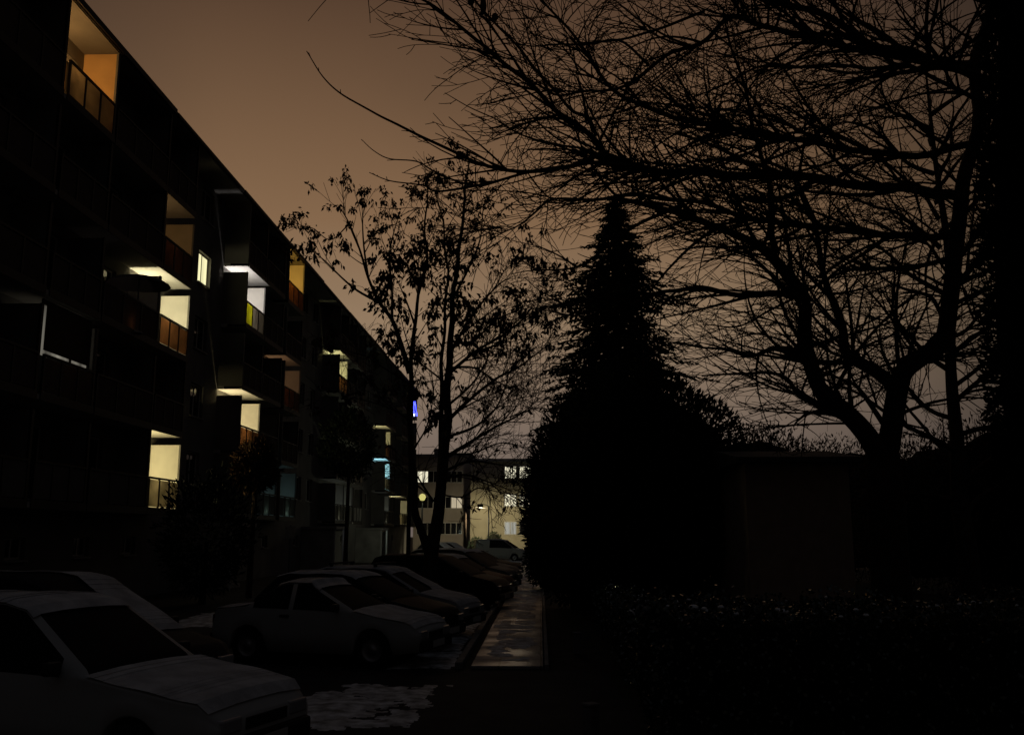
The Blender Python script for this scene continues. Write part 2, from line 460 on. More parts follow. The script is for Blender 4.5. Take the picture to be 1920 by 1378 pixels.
# blind drawn behind a glazed balcony: light leaks only along its edges
a, c = COLS[2]; z = LEV[1]
b = MB(); b.box(XB - .13, XB - .11, a + .14, c - .16, z + 1.22, z + 2.50)
bl = bpart(b, "balcony_blind", mat("dark_blind", (.05, .035, .025), .9, .1), block)
b = MB(); b.box(XB - .24, XB - .235, a + .10, c - .05, z + 1.10, z + 2.46); bpart(b, "pane", curtain_emission("dim_lit_glazing", (1, .92, .75), .22, .2, 1.6), bl)
b = MB(); b.box(XB - .22, XB - .17, a + .02, a + .09, z + 1.1, z + 2.6); b.box(XB - .22, XB - .17, c - .05, c - .01, z + 1.1, z + 2.6); b.box(XB - .22, XB - .17, a + .091, c - .051, z + 2.47, z + 2.6)
b.box(XB - .22, XB - .17, a + 1.7, a + 1.74, z + 1.1, z + 2.469)
bpart(b, "glazing_frame", 'dark_metal', bl)

# things standing on the balconies
def parasol(loc):
    t = thing("garden_parasol", "folded flat parasol with a domed top on the balcony beside the pale screen", "parasol", loc)
    b = MB(); b.lathe([(1.0, 0), (.98, .03), (.75, .16), (.4, .26), (.0, .31)], (0, 0, 1.62), 14)
    b.build("canopy", mat("parasol_cloth", (.16, .14, .13), .9, .2), t, smooth=True)
    b = MB(); b.tube([(0, 0, .05), (0, 0, 1.9)], .025, 8); b.build("pole", 'galv', t)
    b = MB(); b.lathe([(.0, .10), (.05, .10), (.22, .05), (.24, .0)], (0, 0, 0), 14); b.build("base", 'concrete', t)
parasol((XB - .02, 29.3, LEV[2] - .0))

def led_string(ci, z):
    a, c = COLS[ci]
    t = thing("string_lights", "blue string of festive lights hung in a peak on the topmost far balcony", "string lights", (XB + .05, a + .3, z))
    em = emission("blue_led", (.04, .05, 1.0), 7.0); ew = emission("white_led", (.55, .65, 1.0), 10.0)
    b = MB(); b.tube([(0, 0, .2), (0, .02, 2.5)], .045, 6); b.build("light_tube", em, t)
    b = MB(); b.tube([(0, .02, 2.5), (.0, 1.6, .9), (0, 2.6, .35)], .04, 6); b.tube([(0, .05, .5), (0, 2.4, .3)], .04, 6); b.tube([(0, .05, 1.4), (0, 1.1, 1.2)], .035, 6); b.build("light_tube", em, t)
    b = MB(); b.lathe([(.0, -.12), (.1, -.06), (.12, 0), (.1, .06), (0, .12)], (.02, 0, .1), 10); b.build("bulb", ew, t)
    lamp("led_glow", (XB + .3, a + 1.0, z + 1.2), (.05, .07, 1), 5, .3)
led_string(14, LEV[4])

# entrance porches
def porch(y, label):
    t = thing("entrance_porch", label, "porch", (XF, y, 0), 0, "entrance porches along the block")
    b = MB(); b.box(.005, 2.1, -1.5, 1.5, 2.45, 2.62); b.build("canopy", 'concrete', t, bevel=.02)
    for s in (-1.35, 1.35):
        b = MB(); b.tube([(1.95, s, 0), (1.95, s, 2.449)], .07, 8); b.build("post", mat("white_post", (.45, .45, .43), .6, .3), t)
    b = MB(); b.box(.005, 1.9, -1.42, -1.36, 0, 2.449); b.build("side_panel", 'concrete', t)
    b = MB(); b.box(.003, 1.6, -1.2, 1.2, 0, .16); b.build("step", 'concrete', t, bevel=.015)
    return t
porch(57.4, "concrete entrance porch with two white posts, second from the near end of the block")
porch(74.0, "concrete entrance porch with two white posts beyond the dim lit ground windows")
porch(38.6, "unlit entrance porch behind the grey blank sign")
lamp("porch_light", (XF + 1.2, 74.0, 2.40), (.85, 1, .85), 12, .05)
lamp("porch_light", (XF + 1.2, 57.4, 2.40), (.9, .95, 1), 2.2, .05)

# ------------------------------------------------------------------ far buildings
def far_block(label, x0, x1, y, depth, h, m, win_spec, lits):
    t = thing("far_apartment_house", label, "apartment house", (x0, y, 0))
    W = x1 - x0
    b = MB(); b.box(0, W, 0, depth, 0, h); b.build("wall", m, t)
    b = MB(); b.box(-.3, W + .3, -.3, depth + .3, h + .002, h + .35); rf = b.build("roof", 'concrete', t)
    b = MB(); b.box(W * .3, W * .3 + .9, 3, 3.7, h + .352, h + 1.3); b.build("chimney", 'concrete', rf)
    k = 0
    for x in win_spec:
        for f in range(4):
            z = 2.15 + 3.1 * f
            if z + 1.3 > h - .2: continue
            b = MB(); w2 = .62
            b.box(x - w2 - .08, x + w2 + .08, -.05, -.004, z - .08, z); b.box(x - w2 - .08, x + w2 + .08, -.05, -.004, z + 1.3, z + 1.38)
            b.box(x - w2 - .08, x - w2, -.05, -.004, z + .001, z + 1.299); b.box(x + w2, x + w2 + .08, -.05, -.004, z + .001, z + 1.299)
            b.box(x - .04, x + .04, -.05, -.004, z + .001, z + 1.299)
            fr = b.build("window", 'frame', t)
            b = MB(); b.box(x - w2, x - .041, -.03, -.006, z + .002, z + 1.298); b.box(x + .041, x + w2, -.03, -.006, z + .002, z + 1.298)
            b.build("pane", lits.get((win_spec.index(x), f), 'glass'), fr)
    return t
e_far = curtain_emission("far_lit_window", (1, .93, .68), .95, .6)
e_far2 = curtain_emission("far_lit_window_soft", (1, .85, .6), .45, .7)
e_pale = curtain_emission("far_lit_window_cool", (.9, .95, 1), .22, .2)
YF = 106.0
def fx(px): return P(px, 960, YF).x
x0 = fx(882)
w1 = [fx(957) - x0, fx(985) - x0, fx(1012) - x0, fx(1040) - x0]
far_block("pale far apartment house with a blank end wall and bright windows beyond the white van", x0, x0 + 26, YF, 12, 10.2, 'facade_far', w1,
          {(0, 2): e_far, (1, 2): e_far, (0, 1): e_far, (1, 1): e_far, (0, 0): e_pale})
YF = 114.0
x0 = fx(775)
w2 = [fx(792) - x0, fx(812) - x0, fx(835) - x0, fx(856) - x0]
far_block("brown far apartment house seen between the trunks behind the bare leafed tree", x0, fx(881.5), YF, 12, 11.4, 'facade_far2', w2,
          {(0, 2): e_far, (3, 1): e_far2})

# street lamps and the pole at the far street
def street_lamp(label, px, Y, h, lit, tilt=0):
    x = P(px, 1010, Y).x
    t = thing("street_lamp", label, "street lamp", (x, Y, 0), 0, "street lamps at the far street")
    b = MB(); b.tube([(0, 0, 0), (0, 0, 1), (0, 0, h)], [.11, .08, .06], 8); b.build("pole", 'galv', t)
    b = MB(); b.tube([(0, 0, h - .05), (-.3, .15, h + .12), (-.75, .3, h + .15)], .04, 6); b.build("arm", 'galv', t)
    b = MB(); b.box(-1.15, -.6, .16, .46, h + .04, h + .2); b.box(-1.19, -.56, .10, .158, h - .16, h + .2); b.build("lamp_head", 'dark_metal', t, bevel=.04)  # near skirt added to hide the bright spot from the camera
    if lit:
        o = lamp("street_light", (x - .9, Y + .32, h - .05), (1, .87, .56), lit * 1.7, .12, 'SPOT')
        o.data.spot_size = R(150); o.data.spot_blend = .6; o.rotation_euler = (R(38), 0, R(0))
    return t
street_lamp("slim street lamp with a short arm before the pale blank wall", 916, 96.5, 5.0, 1500)
g = P(792, 932, 68)
t = thing("globe_lamp", "lit yellow globe lamp on a post seen between the stems of the leafed tree", "street lamp", (g.x, 68, 0))
b = MB(); b.tube([(0, 0, 0), (0, 0, g.z - .2)], .06, 8); b.build("pole", 'galv', t)
b = MB(); b.lathe([(.0, -.26), (.15, -.22), (.26, 0), (.19, .19), (.0, .27)], (0, 0, g.z), 14); b.build("globe", emission("globe_glow", (.75, .68, .22), .8), t, smooth=True)
lamp("globe_light", (g.x, 68, g.z), (.9, .95, .72), 420, .28)
xp = P(872, 1010, 97).x
t = thing("utility_pole", "thick dark utility pole left of the slim street lamp", "pole", (xp, 97, 0))
b = MB(); b.tube([(0, 0, 0), (0, 0, 6.2)], [.17, .11], 10); b.build("shaft", 'bark', t, smooth=True)
b = MB(); b.box(-.5, .5, -.05, .05, 5.7, 5.82); b.build("crossarm", 'bark', t)
b = MB(); A = Vector((xp, 97, 5.0)); B = Vector((P(1300, 1000, 99).x, 99, 4.6))
for dz in (0.0, ):
    b.tube([A.lerp(B, k / 16) + Vector((0, 0, -.7 * math.sin(math.pi * k / 16))) for k in range(17)], .022, 4)
tag(b.build("overhead_cable", 'dark_metal'), "thin sagging cable strung from the utility pole past the pale house", "cable")
# shrubs by the far wall are built with the other foliage below

# blank sign on a post by the near porch, slim lamp post by the leafed tree
t = thing("road_sign", "small grey sign plate on a thin post before the dark block", "sign", (-8.9, 33.5, 0))
b = MB(); b.tube([(0, 0, 0), (0, 0, 2.5)], .03, 8); b.build("post", 'galv', t)
b = MB(); b.box(-.17, .17, -.05, -.031, 2.02, 2.44); b.build("plate", mat("grey_sign", (.34, .33, .33), .5, .4), t, bevel=.008)
p0 = P(765, 1050, 29)
t = thing("lamp_post", "slim unlit post standing left of the leafed tree's trunk", "post", (p0.x, 29, 0))
b = MB(); b.tube([(0, 0, 0), (0, 0, 1.2), (0, 0, 6.3)], [.09, .07, .05], 10); b.build("pole", 'dark_metal', t)
b = MB(); b.lathe([(.0, .34), (.14, .26), (.2, .12), (.12, .0), (.0, .0)], (0, 0, 6.3), 12); b.build("lamp_head", 'dark_metal', t, smooth=True)
for i, (px, py, Y, w) in enumerate([(1082, 1215, 18.0, "nearest to the end of the paving"), (1075, 1132, 29.0, "halfway along the dark evergreen"), (1108, 1372, 10.6, "in front of the hedge end")]):
    p = P(px, py, Y)
    t = thing("marker_post", "low concrete marker post " + w, "post", (p.x, Y, 0), .3 * i, "low marker posts beside the sidewalk")
    b = MB(); b.box(-.07, .07, -.07, .07, 0, .36); b.build("shaft", 'kerb', t, bevel=.02)
    b = MB(); b.box(-.075, .075, -.075, .075, .362, .40); b.build("cap", 'kerb', t, bevel=.015)

# ------------------------------------------------------------------ cars
def smooth(t): t = max(0, min(1, t)); return t * t * (3 - 2 * t)
def interp(x, pts):
    for (a, va), (c, vc) in zip(pts, pts[1:]):
        if x <= c:
            t = (x - a) / (c - a) if c > a else 0
            return va + (vc - va) * smooth(t) if False else va + (vc - va) * max(0, min(1, t))
    return pts[-1][1]
PAINT = dict(white=mat("off_white_paint", (.40, .40, .39), .6, .04), silver=mat("silver_paint", (.36, .36, .37), .6, .04),
             dark=mat("dark_blue_paint", (.012, .014, .020), .6, .04), black=mat("black_paint", (.010, .010, .011), .6, .04),
             red=mat("dark_red_paint", (.06, .010, .010), .6, .04), grey=mat("grey_paint", (.08, .08, .085), .6, .04))
def car(label, kind, colour, x, y, psi, L=4.1, W=1.66, H=1.42, snow=('roof', 'hood'), rack=False, hl=0.0, drift=False, group="parked cars along the lane", name="parked_car"):
    """x, y: middle of the nose; psi: heading from +X towards +Y"""
    cx, cy = x - math.cos(R(psi)) * L / 2, y - math.sin(R(psi)) * L / 2
    t = thing(name, label, "van" if kind == 'van' else "car", (cx, cy, 0), R(psi), group)
    h = L / 2
    # deck (hood, boot) and cabin profiles along x, from tail to nose
    if kind == 'sedan':
        deck = [(-h, .72), (-h + .06, .90), (-h + .75, .97), (0, .95), (h - 1.25, .92), (h - .2, .74), (h, .58)]
        cab = [(-h + .72, .97), (-h + 1.25, H - .06), (-h + 1.45, H - .015), (-.05, H), (h - 2.05, H - .05), (h - 1.22, .93)]
    elif kind == 'hatch':
        deck = [(-h, .74), (-h + .05, .95), (-h + .3, 1.0), (0, .98), (h - 1.05, .96), (h - .2, .78), (h, .60)]
        cab = [(-h + .10, .98), (-h + .52, H - .07), (-h + .8, H - .01), (-.1, H), (h - 1.85, H - .06), (h - 1.0, .97)]
    elif kind == 'mpv':
        deck = [(-h, .8), (-h + .05, 1.0), (-h + .3, 1.05), (0, 1.03), (h - .95, 1.0), (h - .2, .84), (h, .64)]
        cab = [(-h + .06, 1.04), (-h + .32, H - .09), (-h + .6, H - .01), (-.1, H), (h - 1.9, H - .06), (h - .85, 1.0)]
    else:
        deck = [(-h, .9), (-h + .04, 1.05), (-h + .3, 1.1), (0, 1.1), (h - .95, 1.05), (h - .2, .9), (h, .68)]
        cab = [(-h + .02, 1.08), (-h + .10, H - .08), (-h + .3, H - .01), (-.1, H), (h - 1.75, H - .07), (h - .85, 1.05)]
    if hl:
        cab = [(x_ - hl * (1 if x_ > 0 else .5), z_) for x_, z_ in cab]; deck = [(x_ - (hl if 0 < x_ < h - .5 else 0), z_) for x_, z_ in deck]
    c0, c1 = cab[0][0], cab[-1][0]
    rf0, rf1 = cab[1][0], cab[-2][0]
    xw = (-h + .78, h - .82); RA = .345
    xs = set([-h, -h + .03, h - .03, h, c0, c1, rf0, rf1, cab[2][0]])
    n = 46
    for i in range(n + 1): xs.add(-h + L * i / n)
    for w_ in xw:
        for k in range(13): xs.add(w_ + RA * math.cos(math.pi * k / 12))
    bp = [rf0 + (rf1 - rf0) * .46, rf0 + (rf1 - rf0) * .46 + .09]
    xs |= set(bp)
    xs = sorted(xs); q = [xs[0]]
    for v in xs[1:]:
        if v - q[-1] > .012: q.append(v)
    xs = q
    rings = []
    for x_ in xs:
        e = (h - abs(x_)) / .55
        w = W / 2 * (1 - .16 * (1 - min(1, e)) ** 2.2)
        zd = interp(x_, deck); zc = interp(x_, cab) if c0 < x_ < c1 else zd
        zt = max(zd, zc)
        cabin = max(0.0, min(1.0, (zt - zd) / max(.2, (H - 1.0))))
        zb = .22 + .06 * max(0, 1 - e)
        for w_ in xw:
            if abs(x_ - w_) < RA + 1e-6: zb = max(zb, .30 + math.sqrt(max(0, RA ** 2 - (x_ - w_) ** 2)))
        zm = max(zb + .02, .54)
        belt = zd - .035
        wr = w * (.96 - .20 * cabin)
        ring = [(0, zb), (w * .88, zb), (w * .985, zb + .005), (w * 1.0, max(zm, zb + .01)), (w * .985, (max(zm, zb) + belt) / 2 + .03), (w * .955, belt),
                (wr, zt - .035 * (1 if cabin > .05 else .4)), (wr * .86, zt - .006), (wr * .45, zt + .012), (0, zt + .016)]
        rings.append(ring)
    P_ = len(rings[0])
    parts = {}
    def put(part, vs):
        d = parts.setdefault(part, (MB(), {}))
        ids = []
        for v in vs:
            k = tuple(round(c, 5) for c in v)
            if k not in d[1]: d[1][k] = len(d[0].v); d[0].v.append(k)
            ids.append(d[1][k])
        ids = list(dict.fromkeys(ids))
        if len(ids) > 2: d[0].f.append(tuple(ids))
    for i in range(len(xs) - 1):
        xm = (xs[i] + xs[i + 1]) / 2
        for j in range(P_ - 1):
            for s in (1, -1):
                A, B = rings[i][j], rings[i + 1][j]; C, D = rings[i + 1][j + 1], rings[i][j + 1]
                part = 'body'
                if j == 5 and c0 + .16 < xm < c1 - .22 and not (bp[0] - .001 < xm < bp[1] + .001):
                    part = ('front_window' if xm > bp[1] else 'rear_quarter_window') + ('+' if s > 0 else '-')
                    if kind == 'van' and xm < bp[0]: part = 'body'
                if j >= 7 and rf1 + .03 < xm < c1 - .01: part = 'windshield'
                if j >= 7 and c0 + .01 < xm < rf0 - .03: part = 'rear_window'
                vs = [(xs[i], s * A[0], A[1]), (xs[i + 1], s * B[0], B[1]), (xs[i + 1], s * C[0], C[1]), (xs[i], s * D[0], D[1])]
                put(part, vs if s < 0 else vs[::-1])
                # thin snow lies on the tops
                if snow and j >= 6:
                    zone = 'roof' if rf0 - .02 < xm < rf1 + .12 else ('hood' if c1 + .03 < xm < h - .1 else ('boot' if xm < c0 - .02 else ('glass' if rf1 < xm < c1 + .03 else ('nose' if xm > rf1 else 'rear'))))
                    if zone in snow and not (zone == 'glass' and drift and (s < 0 or xm < rf1 + .2)) and not (zone == 'roof' and drift == 'half' and s < 0):
                        k = .022 + .006 * math.sin(xm * 9)
                        vs2 = [(v[0], v[1], v[2] + k) for v in vs]
                        put('snow_cover~' + zone, vs2 if s < 0 else vs2[::-1])
    for end in (0, len(xs) - 1):
        rg = rings[end]; vs = [(xs[end], p[0], p[1]) for p in rg] + [(xs[end], -p[0], p[1]) for p in reversed(rg[1:-1])]
        put('body', vs)
    m_ = PAINT[colour]
    for k, (b, _) in parts.items():
        nm = k.rstrip('+-').split('~')[0]
        mm = m_ if nm == 'body' else ('carsnow' if nm == 'snow_cover' else 'carglass')
        b.build('side_window' if nm in ('front_window', 'rear_quarter_window') else nm, mm, t, smooth=True, recalc=(nm == 'body'))
    # wheels
    for w_ in xw:
        for s in (1, -1):
            b = MB(); yc = s * (W / 2 - .105)
            b.lathe([(.19, -.095), (.275, -.095), (.298, -.07), (.302, 0), (.298, .07), (.275, .095), (.19, .095), (.19, -.095)], (w_, yc, .302), 20, 'y')
            wh = b.build("wheel", 'tyre', t, smooth=True)
            b = MB(); b.lathe([(.0, s * .06), (.05, s * .07), (.06, s * .05), (.17, s * .06), (.192, s * .085), (.192, s * -.06), (.0, s * -.06)], (w_, yc, .302), 20, 'y')
            b.build("rim", 'rim', wh, smooth=True)
    zf, wf = interp(h - .12, deck), W / 2
    for s in (1, -1):
        b = MB(); b.box(h - .16, h + .012, min(s * wf * .45, s * wf * .80), max(s * wf * .45, s * wf * .80), zf - .20, zf - .07)
        b.build("headlight", 'headlamp', t, bevel=.02)
        zr_ = interp(-h + .08, deck)
        b = MB(); b.box(-h - .012, -h + .16, min(s * wf * .52, s * wf * .83), max(s * wf * .52, s * wf * .83), zr_ - .26, zr_ - .10)
        b.build("taillight", 'tail', t, bevel=.02)
        b = MB(); b.box(c1 - .30, c1 - .20, min(s * (wf - .03), s * (wf + .13)), max(s * (wf - .03), s * (wf + .13)), interp(c1 - .2, deck) - .01, interp(c1 - .2, deck) + .11)
        b.build("wing_mirror", 'plastic', t, bevel=.025)
        b = MB(); b.box(bp[1] - .24, bp[1] - .06, min(s * (wf - .03), s * (wf + .014)), max(s * (wf - .03), s * (wf + .014)), .80, .835)
        b.build("door_handle", 'plastic', t, bevel=.008)
    b = MB(); b.box(h - .10, h + .055, -wf * .84, wf * .84, .27, .47); b.build("bumper", 'plastic', t, bevel=.04)
    b = MB(); b.box(-h - .055, -h + .10, -wf * .84, wf * .84, .30, .50); b.build("bumper", 'plastic', t, bevel=.04)
    b = MB(); b.box(h + .056, h + .066, -.26, .26, .32, .43); b.build("number_plate", 'plate', t)
    b = MB(); b.box(-h - .066, -h - .056, -.26, .26, .36, .47); b.build("number_plate", 'plate', t)
    b = MB(); b.box(h - .05, h + .014, -wf * .38, wf * .38, zf - .20, zf - .10); b.build("grille", 'plastic', t)
    if rack:
        b = MB()
        for xx in (rf0 + .35, rf1 - .3): b.box(xx - .03, xx + .03, -wf * .70, wf * .70, H + .06, H + .10)
        for s in (-.62, .62): 
            for xx in (rf0 + .35, rf1 - .3): b.box(xx - .03, xx + .03, wf * s - .03, wf * s + .03, H - .04, H + .059)
        b.build("roof_rack", 'plastic', t)
    return t

PSI = -15
car("pale hatchback with a long snow dusted hood, nearest to the camera", 'hatch', 'white', -2.50, 8.85, -18, L=4.5, H=1.57, hl=.42, snow=('roof', 'hood'))
car("dark people carrier with snow on its roof behind the nearest pale hatchback", 'mpv', 'dark', -4.1, 11.6, -15, L=4.2, W=1.72, H=1.68, snow=('roof', 'glass'), drift='half')
car("white saloon with a notched boot seen side on", 'sedan', 'white', -1.80, 16.5, PSI, L=3.95, H=1.39, snow=('roof', 'hood', 'boot'))
car("dark hatchback with a thin line of snow on its roof, right behind the white saloon", 'hatch', 'black', -1.72, 18.6, PSI, L=4.0, H=1.44, snow=('roof',))
car("silver hatchback with roof bars and a snowy windshield", 'hatch', 'silver', -1.45, 21.0, PSI, L=4.1, H=1.46, snow=('roof', 'hood', 'glass'), rack=True, drift=True)
car("black people carrier parked just past the leafed tree", 'mpv', 'black', -1.05, 28.6, PSI, L=4.3, W=1.74, H=1.58, snow=())
car("dark red hatchback behind the black people carrier", 'hatch', 'red', -1.0, 32.0, PSI, L=4.1, H=1.50, snow=('roof',))
car("grey people carrier, last dark car before the white van", 'mpv', 'grey', -.95, 36.0, PSI, L=4.3, H=1.62, snow=('roof',))
car("dark grey hatchback squeezed in behind the grey people carrier", 'hatch', 'grey', -1.0, 41.0, PSI, L=4.0, H=1.48, snow=('roof',))
car("black saloon with snow on boot and roof far down the row", 'sedan', 'black', -1.05, 47.0, PSI, L=4.3, H=1.42, snow=('roof', 'boot'))
car("small white van at the far end of the parking row", 'van', 'white', -1.1, 77.0, -14, L=4.2, W=1.66, H=1.72, snow=('roof',), name="parked_van")
for i, (px, Y, l_) in enumerate([(842, 72, "snowed over hatchback between the tree trunk and utility pole"), (862, 74.5, "snowed over hatchback farthest down, next to the utility pole")]):
    p = P(px, 1020, Y)
    car(l_, 'hatch', 'white', p.x + 1.2, Y, -20, L=3.9, H=1.5, snow=('roof', 'hood', 'glass', 'rear'))

# ------------------------------------------------------------------ trees
def catmull(pts, per=5):
    pts = [Vector(p) for p in pts]
    q = [pts[0] * 2 - pts[1]] + pts + [pts[-1] * 2 - pts[-2]]
    out_ = []
    for i in range(1, len(q) - 2):
        for k in range(per):
            t = k / per; a, b_, c, d = q[i - 1], q[i], q[i + 1], q[i + 2]
            out_.append(.5 * ((2 * b_) + (c - a) * t + (2 * a - 5 * b_ + 4 * c - d) * t * t + (3 * b_ - a - 3 * c + d) * t ** 3))
    out_.append(pts[-1]); return out_
def rv(r): return Vector((r.gauss(0, 1), r.gauss(0, 1), r.gauss(0, 1)))
def sprout(b, pts, rads, r, level, spec, tips=None, flat=1.0, taper=.35):
    """side shoots along a branch; spec[level] = (per metre, length range, angle range, up pull, wander)"""
    if level >= len(spec): return
    dens, (l0, l1), (a0, a1), up, wan, tmin = spec[level]
    L = sum((pts[i + 1] - pts[i]).length for i in range(len(pts) - 1))
    nn = max(0, int(L * dens + r.random()))
    for _ in range(nn):
        t = tmin + (1 - tmin) * r.random() ** .85
        f = t * (len(pts) - 1); i = min(int(f), len(pts) - 2); u = f - i
        p = pts[i].lerp(pts[i + 1], u); d = (pts[i + 1] - pts[i]).normalized()
        rad = rads[i] * (1 - u) + rads[i + 1] * u
        ax = d.cross(rv(r)).normalized()
        v = (Matrix.Rotation(R(r.uniform(a0, a1)), 3, ax) @ d)
        v = (v + Vector((0, 0, up))).normalized()
        v = Vector((v.x, v.y, v.z * flat)).normalized()
        ln = r.uniform(l0, l1) * (1.0 - taper * t)
        steps = max(4, int(ln / (.13 if level else .17)))
        q = [p]; w = v.copy(); curl = rv(r) * wan * .5
        for k in range(steps):
            curl = curl * .93 + rv(r) * wan * .16
            w = (w + rv(r) * wan * .12 + curl * .5 + Vector((0, 0, up * .08))).normalized()
            q.append(q[-1] + w * ln / steps)
        r0 = max(.0068, min(rad * .62, .006 + .012 * ln)); r1 = .0052
        rr = [r0 + (r1 - r0) * k / steps for k in range(steps + 1)]
        b.tube(q, rr, 5 if r0 > .03 else (4 if r0 > .012 else 3), cap=False)
        if tips is not None and level == len(spec) - 1: tips.append((q[-1], w.copy(), q[len(q) // 2]))
        sprout(b, q, rr, r, level + 1, spec, tips, flat)

# --- the wide bare tree on the right
YT = 15.5
r = random.Random(5)
tree = thing("bare_tree", "wide spreading bare deciduous tree that fills the right half of the sky", "tree", (P(1655, 900, YT).x, YT, 0))
org = Vector(tree.location)
def line(px, Y0, Y1, amp=.35, seed=0):
    n_ = len(px); rr = random.Random(seed); ph = rr.uniform(0, 6)
    return [P(x, y, Y0 + (Y1 - Y0) * i / (n_ - 1) + amp * math.sin(ph + i * 1.1)) - org for i, (x, y) in enumerate(px)]
base = Vector((0, 0, -.1))
trunk = MB()
tp = [base, Vector((.02, 0, 1.2)), P(1658, 900, YT) - org, P(1655, 850, YT) - org]
trunk.tube(catmull(tp, 4), [.46, .38, .34, .32, .31, .30, .30, .29, .29, .28, .28, .27, .26], 12)
LIMBS = [   # pixels, depth from, depth to, radius from, radius to
    ([(1650, 860), (1625, 812), (1591, 775), (1545, 733), (1526, 678), (1513, 630), (1507, 565), (1481, 510), (1455, 475), (1423, 455), (1365, 430), (1290, 402), (1215, 380), (1150, 372)], 15.5, 14.0, .22, .035),
    ([(1662, 860), (1671, 807), (1684, 727), (1697, 694), (1729, 669), (1768, 640), (1781, 565), (1788, 500), (1800, 400), (1808, 330), (1836, 230), (1828, 120), (1858, 20), (1862, -90), (1885, -200)], 15.5, 15.2, .22, .08),
    ([(1684, 730), (1639, 694), (1590, 662), (1574, 598), (1560, 540), (1535, 480), (1520, 400), (1490, 320)], 15.5, 17.5, .15, .03),
    ([(1590, 775), (1526, 756), (1490, 733), (1474, 705), (1440, 690), (1380, 690), (1310, 700)], 15.5, 16.5, .07, .015),
    ([(1660, 800), (1625, 750), (1600, 715), (1560, 700), (1500, 700)], 15.6, 17, .06, .015),
    ([(1455, 475), (1445, 420), (1448, 350), (1430, 280), (1400, 200), (1372, 110), (1365, 20)], 14.4, 13.5, .07, .015),
    ([(1507, 560), (1450, 545), (1380, 560), (1300, 545), (1230, 550), (1150, 590), (1090, 600)], 14.8, 13.6, .08, .012),
    ([(1526, 678), (1470, 660), (1400, 670), (1330, 650), (1260, 640)], 15, 16.5, .07, .012),
    # side limbs of the upright right-hand leader
    ([(1845, 120), (1780, 116), (1720, 108), (1655, 86), (1590, 44), (1526, 14), (1461, 0), (1390, -15), (1300, -30)], 15.2, 13.2, .14, .035),
    ([(1840, 150), (1780, 122), (1720, 114), (1623, 95), (1542, 85), (1494, 71), (1445, 55), (1374, 38), (1320, 65), (1281, 87), (1217, 123), (1152, 161), (1113, 171), (1055, 176), (1010, 161), (958, 140)], 15.2, 12.0, .12, .008),
    ([(1835, 190), (1760, 150), (1687, 131), (1590, 129), (1478, 123), (1400, 140), (1330, 170), (1260, 190)], 15.2, 15.8, .07, .012),
    ([(1822, 270), (1720, 290), (1623, 281), (1526, 268), (1429, 252), (1365, 239), (1313, 232), (1229, 207), (1152, 161), (1110, 123), (1081, 87), (1049, 48), (1013, -4), (990, -40)], 15.3, 12.2, .11, .012),
    ([(1808, 380), (1784, 362), (1720, 356), (1655, 350), (1526, 338), (1429, 326), (1300, 324), (1210, 318), (1155, 304), (1136, 284), (1116, 255), (1071, 213), (1016, 184), (958, 142), (910, 100), (855, 55), (810, 24), (774, -2), (740, -30)], 15.3, 12.2, .16, .014),
    ([(1800, 430), (1740, 450), (1650, 436), (1550, 424), (1470, 415), (1400, 400), (1330, 392), (1250, 372), (1170, 372), (1104, 375), (1039, 387), (1007, 410), (968, 429), (920, 440)], 15.3, 12.6, .12, .007),
    ([(1790, 480), (1720, 500), (1640, 505), (1560, 520), (1480, 560), (1400, 600), (1330, 610)], 15.3, 17, .08, .012),
    ([(1785, 540), (1830, 500), (1870, 440), (1900, 330), (1915, 200)], 15.3, 16, .1, .03),
    ([(1768, 640), (1820, 610), (1850, 560), (1880, 500)], 15.3, 15.8, .07, .02),
    # finer branches reaching left over the lane
    ([(1136, 286), (1120, 291), (1071, 310), (984, 323), (907, 310), (855, 287), (790, 255), (742, 229), (700, 210), (640, 178), (600, 142), (570, 95)], 12.7, 11.2, .045, .006),
    ([(1180, 312), (1100, 306), (990, 323), (894, 349), (819, 358), (790, 345), (732, 337), (690, 322)], 12.8, 11.6, .035, .005),
    ([(894, 349), (850, 340), (810, 323), (781, 305), (732, 299), (700, 284), (675, 264)], 12.0, 11.6, .018, .005),
    ([(1118, 254), (1100, 223), (1071, 210), (1042, 174), (1003, 126), (974, 84), (926, 35), (890, -4), (870, -40)], 12.6, 11.8, .036, .014),
    ([(1100, 225), (1092, 178), (1080, 140)], 12.5, 12.7, .03, .006),
    ([(1125, 290), (1090, 278), (1030, 270), (970, 250), (930, 222), (880, 200), (835, 176)], 12.7, 12.2, .025, .005),
    ([(1060, 270), (1020, 240), (975, 190), (950, 160), (938, 135)], 12.6, 12.4, .018, .005),
    ([(1217, 123), (1160, 74), (1100, 82), (1050, 84), (1000, 86), (960, 76), (945, 70)], 12.8, 12.4, .025, .006),
    ([(1320, 22), (1270, 42), (1217, 61), (1168, 76), (1090, 84)], 13.4, 12.8, .03, .015),
    ([(1280, 384), (1200, 420), (1130, 470), (1080, 500), (1010, 508), (960, 515)], 14.0, 12.8, .04, .006),
    ([(1080, 500), (1050, 480), (1010, 462), (960, 450)], 13.2, 12.9, .02, .005),
    ([(1200, 550), (1120, 545), (1060, 525), (1000, 510)], 13.8, 13.2, .02, .005),
    ([(1150, 590), (1080, 570), (1020, 550), (985, 520)], 13.6, 13.2, .018, .005),
    ([(1430, 326), (1380, 290), (1330, 270), (1270, 250), (1200, 240)], 14, 14.5, .05, .01),
    ([(1526, 338), (1480, 370), (1420, 380), (1350, 360), (1290, 355)], 14.4, 15.2, .06, .01),
]
